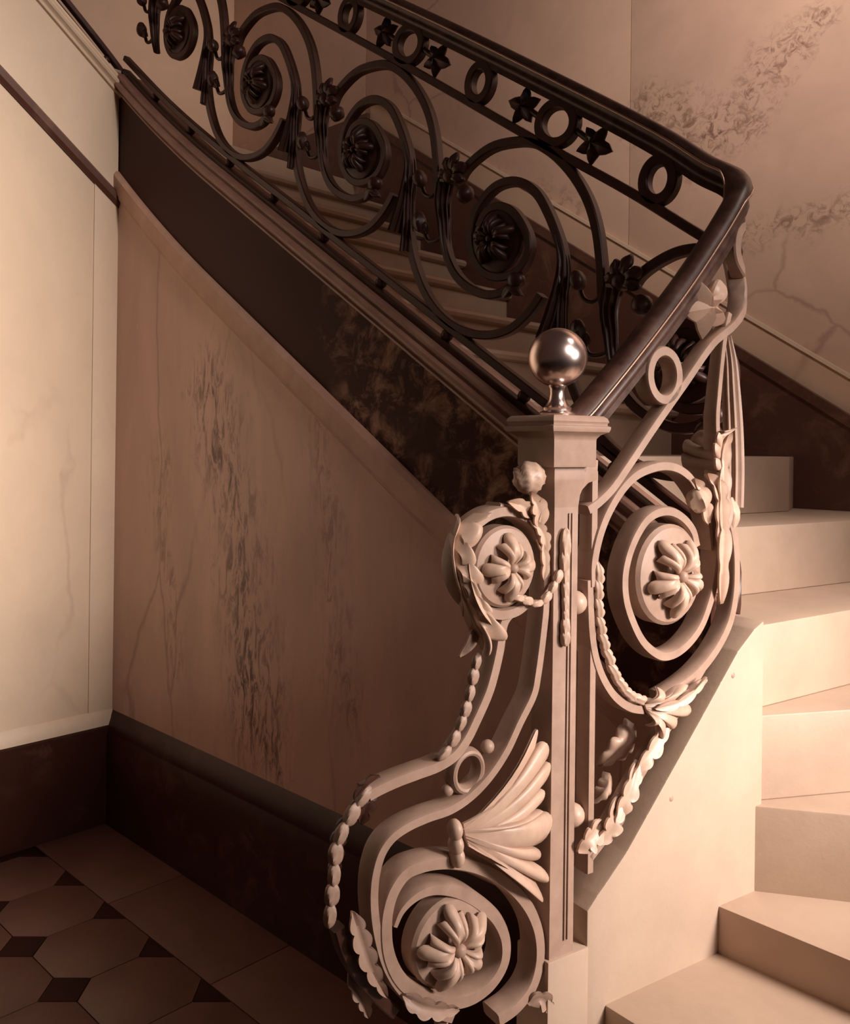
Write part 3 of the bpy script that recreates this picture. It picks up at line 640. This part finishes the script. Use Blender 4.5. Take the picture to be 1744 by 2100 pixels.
sheets([(1484, 992), (1478, 935), (1484, 884)], [(1470, 975), (1474, 966), (1464, 950), (1472, 940), (1462, 918), (1472, 912), (1468, 892), (1478, 892), (1500, 882)], 'curled_leaf', .03, .036, .004)
# frieze of the lower run
rc = tz(1366, 770); part(ringbar(MB(), rc, .0385, .045, .010, .018, NM), 'ring', 'iron')
rt = (S0 + ARC * .62, (lerp(HR, S0 + ARC * .62) + lerp(MR, S0 + ARC * .62)) / 2 - .01); part(ringbar(MB(), rt, .034, .046, .010, .014, RM), 'ring', 'iron')
mb = star(MB(), tz(1456, 632), .060, 2.1, NM, o=.006, up=.026, inner=.62); blob(mb, tz(1474, 598), .026, .026, .022, NM, o=.010, ang=1.0, n=24, groove=4, gd=.2)
part(mb, 'leaf_ornament', 'leafmetal_lit', angle=25)
# end stile against the newel, held off by balls
st = [tz(1205, 925), tz(1204, 1300), tz(1195, 1760)]
part(sweep(MB(), [(.0755, 1.50), (.0755, 1.2), (.0755, .80)], .0085, .016, NM, smooth=False), 'end_stile', 'iron')
for y in (1240, 1680):
    t_, z_ = tz(1186, y); part(MB().ball(NM(.047, z_, 0), .021, 18), 'spacer_ball', 'leafmetal_lit')
for (a, b) in ((1352, 1622), (1478, 1374)):
    t_, z_ = tz(a, b, .0); part(MB().ball(NM(t_, z_ - .004, .02), .012, 14), 'spacer_ball', 'iron')

# ------------------------------------------------------------------ newel post
newel = thing('newel_post', 'square panelled iron newel post topped by a polished brass ball', 'newel post', (PC.x, PC.y, .684))
def QM(a, b, z): p = PC + bdir * a + nrm * b; return (p.x, p.y, z)
def square_stack(mb, levels):
    rs = [[QM(sx * h, sy * h, z) for sx, sy in ((-1, -1), (1, -1), (1, 1), (-1, 1))] for h, z in levels]; mb.rings(rs); return mb
mb = MB(); square_stack(mb, [(.0265, .684), (.0265, 1.44)])
newel_shaft = part(mb, 'shaft', 'iron', newel)
mb = MB()
for sg in (1,):
    for a, b in ((-.0265, -.0225), (-.001, .006), (.0225, .0265)): pass
for zz0, zz1 in ((.71, 1.43),):
    for a in (.004, .011): mb.prism([QM(a, .0265, zz0), QM(a + .003, .0265, zz0), QM(a + .003, .0265, zz1), QM(a, .0265, zz1)], tuple(Vector(QM(0, .003, 0)) - Vector(QM(0, 0, 0))), .0008)
part(mb, 'panel_bead', 'iron', newel)
mb = MB(); square_stack(mb, [(.033, 1.535), (.0335, 1.50), (.0345, 1.49), (.034, 1.485), (.029, 1.465), (.0265, 1.44)])
# the capital block spreads over the stile with a quarter-round
arc = [(.026, 1.44)] + [(.026 + .045 * (1 - math.cos(a)), 1.44 + .045 * math.sin(a)) for a in (.3, .7, 1.1, PI / 2)] + [(.073, 1.52), (-.0, 1.52), (-.0, 1.44)]
mb.prism([QM(a, -.026, z) for a, z in arc], tuple(Vector(QM(0, .052, 0)) - Vector(QM(0, 0, 0))), .002)
part(mb, 'capital', 'iron', newel)
mb = MB(); square_stack(mb, [(.046, 1.508), (.047, 1.512), (.047, 1.552), (.0475, 1.556), (.052, 1.562), (.062, 1.567), (.064, 1.572), (.064, 1.576), (.060, 1.578), (.060, 1.581), (.062, 1.584), (.060, 1.590), (.055, 1.594)])
part(mb, 'cap', 'iron', newel)
mb = MB(); bc_ = Vector(QM(0, 0, 0)); zb = 1.594
mb.lathe([(.001, 0), (.030, 0), (.031, .004), (.028, .008), (.024, .010), (.025, .014), (.020, .018), (.0145, .028), (.0125, .038), (.013, .046), (.0155, .051), (.014, .054), (.001, .056)], (bc_.x, bc_.y, zb), n=40)
part(mb, 'finial_foot', 'brass', newel, 50)
R_ = .0505; mb = MB(); mb.ball((bc_.x, bc_.y, zb + .0515 + R_ - .002), R_, 72); part(mb, 'brass_ball', 'brass', newel, 80)['label'] = 'polished brass ball'
# bellflower drop on the arris
drop = None
for i, (px, py, L, r) in enumerate([(1158, 1118, .030, .010), (1156, 1150, .024, .009), (1158, 1180, .022, .007), (1158, 1208, .020, .007), (1158, 1236, .020, .0065), (1158, 1262, .018, .006), (1158, 1286, .020, .0085), (1158, 1306, .016, .009)]):
    t_, z_ = tz(px, py, .03); mb = MB(); blob(mb, (t_, z_), L, r * 1.2, r, NM, o=.033, ang=PI / 2, groove=5, gd=.3, twist=.3)
    o = part(mb, 'bellflower_drop' if drop is None else 'bellflower', 'leafmetal_lit', drop or newel, 60)
    drop = drop or o
# ------------------------------------------------------------------ scroll bracket in front of the newel
brk = thing('scroll_bracket', 'iron S-scroll bracket with acanthus leaves and two rosettes beside the newel', 'bracket', (*NM(-.25, .60)[:2], .60))
A1 = (880, 920, 3.876); A2 = (640, 1380, 2.907)
def bp(mb, name, m='iron', parent=brk, angle=35): return mb.build(name, M[m], parent, angle)
right_bar = TZ([(560, 470), (700, 510), (830, 590), (905, 720), (930, 880), (935, 1050), (930, 1250), (905, 1500), (865, 1800), (835, 1950)], *A1) + TZ([(1240, 300), (1160, 470), (1060, 620), (950, 735), (830, 815), (690, 865), (570, 920), (480, 985), (420, 1070), (385, 1180), (370, 1300), (375, 1450), (400, 1600), (450, 1760), (540, 1900), (680, 2010), (840, 2060)], *A2)
bp(sweep(MB(), right_bar, .0085, .020, NM), 'scroll_bar')
left_bar = TZ([(700, 1290), (640, 1330), (600, 1400), (570, 1600), (520, 1820), (480, 1950)], *A1) + TZ([(985, 290), (930, 400), (860, 495), (760, 560), (640, 605), (520, 650), (420, 695), (345, 735)], *A2)
bp(sweep(MB(), left_bar, .010, .018, NM), 'scroll_bar')
# upper volute: rim and boss
vol = TZ([(880, 720), (820, 600), (730, 530), (620, 500), (500, 520), (390, 590), (310, 690), (265, 820), (250, 950), (275, 1080), (330, 1190), (430, 1280), (560, 1320), (690, 1290), (780, 1220)], *A1)
bp(sweep(MB(), vol, .0095, .024, NM), 'scroll_bar')
rosette(tz(880 + 590 / 3.876, 920 + 935 / 3.876), .050, NM, 'iron', parent=brk, petals=4, a0=1.6, o=.028, disc_r=.063, ell=1.05, dd=.020, pm='leafmetal_lit')
# lower volute
low1 = TZ([(560, 1195), (660, 1150), (780, 1130), (900, 1138), (1010, 1168), (1120, 1225), (1230, 1320), (1310, 1440), (1350, 1570), (1352, 1720), (1310, 1870), (1220, 1990), (1110, 2070)], *A2)
low2 = TZ([(560, 1195), (490, 1290), (450, 1410), (440, 1540), (455, 1680), (510, 1810), (600, 1900), (720, 1950), (840, 1965), (960, 1935), (1070, 1850), (1140, 1730), (1150, 1600), (1105, 1480), (1020, 1390), (910, 1320), (800, 1290), (690, 1298), (600, 1345), (530, 1420), (490, 1510)], *A2)
bp(sweep(MB(), list(reversed(low1)) + low2[1:], lambda u: .0115 if u < .85 else .0115 - .007 * (u - .85) / .15, .022, NM), 'scroll_bar')
rosette(tz(640 + 825 / 2.907, 1380 + 1605 / 2.907), .064, NM, 'iron', parent=brk, petals=5, a0=.5, o=.022, disc_r=.070, dd=.02, pm='leafmetal_lit')
# ball bud on its stalk
mb = blob(MB(), tz(1090, 980), .028, .030, .030, NM, o=.012, ang=.9, n=32, groove=5, gd=.26, twist=1.1); bp(mb, 'bud', 'leafmetal_lit', angle=60)
def bleaves(l, name, m='leafmetal_lit'): return leaves(l, name, m, brk)
bleaves([([(1092, 1062), (1078, 1045), (1064, 1036), (1046, 1030)], .014, 2, .024, .008, {}), ([(1108, 1085), (1100, 1055), (1094, 1035), (1090, 1012)], .016, 3, .026, .010, {}), ([(1104, 1085), (1112, 1055), (1110, 1035), (1106, 1020)], .009, 2, .026, .008, {}),
         ([(1118, 1140), (1114, 1110), (1104, 1085), (1090, 1068)], .012, 4, .026, .008, {}), ([(1117, 1190), (1116, 1160), (1112, 1130), (1104, 1108)], .009, 3, .026, .006, {})], 'acanthus_leaf')
sheets([(972, 1052), (940, 1080), (928, 1130), (936, 1185), (958, 1240), (985, 1300)], [(996, 1058), (976, 1072), (980, 1100), (952, 1124), (970, 1148), (950, 1160), (986, 1184), (952, 1196), (980, 1216), (964, 1226), (1002, 1246), (984, 1262), (1032, 1294), (1008, 1312), (1000, 1336)], 'acanthus_leaf', .016, .034, .012, .014, parent=brk)
sheets([(990, 1310), (955, 1240), (934, 1180), (928, 1120), (940, 1075)], [(984, 1325), (972, 1306), (962, 1292), (952, 1262), (942, 1240), (936, 1205), (926, 1172), (927, 1142), (921, 1112), (929, 1092), (936, 1066)], 'acanthus_leaf', .024, -.012, .006, .006, parent=brk)
bleaves([([(1022, 1300), (1005, 1275), (985, 1250), (968, 1215), (958, 1170), (956, 1130)], .006, 1, .034, .006, {'cut': .1})], 'leaf_rib')
bleaves([([(998, 1292), (990, 1310), (980, 1330), (964, 1352)], .010, 1, .0, .004, {'cut': .1})], 'leaf_tip', 'iron')
# bellflower chain down the left bar
def chain(pts, r, name, m, o=.022, parent=brk, L=None):
    P = spline([tz(*p, .03) for p in pts], 8); root = None; d = 0; tot = [0]
    for a, b in zip(P, P[1:]): tot.append(tot[-1] + (b - a).length)
    n = max(2, int(tot[-1] / (r * 2.6)))
    for i in range(n):
        s_ = tot[-1] * (i + .5) / n; j = max(q for q in range(len(P)) if tot[q] <= s_ or q == 0); j = min(j, len(P) - 2)
        t = P[j + 1] - P[j]; mb = blob(MB(), (P[j].x, P[j].y), r * 1.75, r * (1.0 + .25 * (i % 2)), r, NM, o=o, ang=math.atan2(t.y, t.x), n=14, groove=4, gd=.32, twist=.4)
        ob = part(mb, name + '_chain' if root is None else name, m, root or parent, 60); root = root or ob
    return root
chain([(988, 1345), (980, 1385), (972, 1425), (962, 1462), (948, 1500), (930, 1535), (908, 1560)], .0085, 'bellflower', 'iron', o=.020)
chain([(1052, 1222), (1075, 1230), (1102, 1236), (1120, 1222), (1135, 1196), (1148, 1168)], .0075, 'bellflower', 'leafmetal_lit', o=.034)
chain([(770, 1625), (745, 1660), (728, 1690), (712, 1720), (702, 1755), (698, 1800), (694, 1840), (690, 1880), (686, 1915)], .0105, 'berry', 'iron', o=.012)
bleaves([([(800, 1605), (770, 1625), (750, 1650), (740, 1680)], .016, 3, .0, .006, {}), ([(790, 1625), (778, 1650), (770, 1680), (765, 1705)], .016, 3, -.01, .004, {}), ([(735, 1690), (715, 1740), (708, 1790), (706, 1840)], .014, 5, -.01, .004, {})], 'garland_leaf', 'iron_shaded')
# small ring with two balls between the bars
bp(ringbar(MB(), tz(966, 1586), .0265, .0300, .0075, .016, NM, ang=-.3, prof=ROUND), 'ring')
for a, b, r in ((1000, 1531, .0115), (918, 1620, .010)):
    t_, z_ = tz(a, b, 0.0); bp(MB().ball(NM(t_, z_, 0), r, 16), 'spacer_ball')
# the great leaf and its tie
sheets([(948, 1688), (950, 1702), (952, 1716), (956, 1728)], [(1062, 1580), (1076, 1560), (1094, 1496), (1096, 1535), (1120, 1528), (1108, 1572), (1124, 1576), (1098, 1622), (1112, 1630), (1088, 1660)], 'acanthus_leaf', .022, .020, .018, .007, parent=brk)
sheets([(950, 1700), (952, 1712), (956, 1724), (960, 1736)], [(1108, 1660), (1100, 1668), (1126, 1690), (1084, 1736), (1104, 1748), (1086, 1764), (1120, 1796), (1094, 1802), (1106, 1846), (1074, 1800), (1040, 1776)], 'acanthus_leaf', .028, .020, .026, .007, parent=brk)
mb = MB()
for a, b in ((927, 1698), (929, 1728), (931, 1752)): blob(mb, tz(a, b), .017, .011, .016, NM, o=.026, ang=PI / 2)
bp(mb, 'leaf_tie', 'leafmetal_lit', angle=60)
# leaves round the foot of the lower volute
bleaves([([(733, 1880), (742, 1920), (755, 1965), (775, 2010), (800, 2050)], .016, 5, .014, .008, {}), ([(715, 1990), (728, 2020), (742, 2050), (752, 2080)], .014, 4, -.02, .008, {}), ([(830, 2045), (860, 2060), (900, 2068), (940, 2070)], .016, 4, .024, .010, {}), ([(1090, 2065), (1108, 2050), (1122, 2058), (1130, 2075)], .016, 3, .018, .010, {})], 'foot_leaf', 'iron')

bp(sweep(MB(), TZ([(690, 1900), (704, 1945), (728, 1990), (765, 2035), (805, 2072)], o=.0), .009, .012, NM), 'scroll_bar', 'iron_shaded')
fm = MB()
for t_ in (-.225, -.03): fm.lathe([(.001, 0), (.022, 0), (.022, .012), (.011, .022), (.009, .10), (.012, .15 if t_ < -.1 else .12), (.001, .17 if t_ < -.1 else .125)], (*NM(t_, 0)[:2], .50), n=16) if t_ < -.1 else None
bp(fm, 'foot', 'iron')
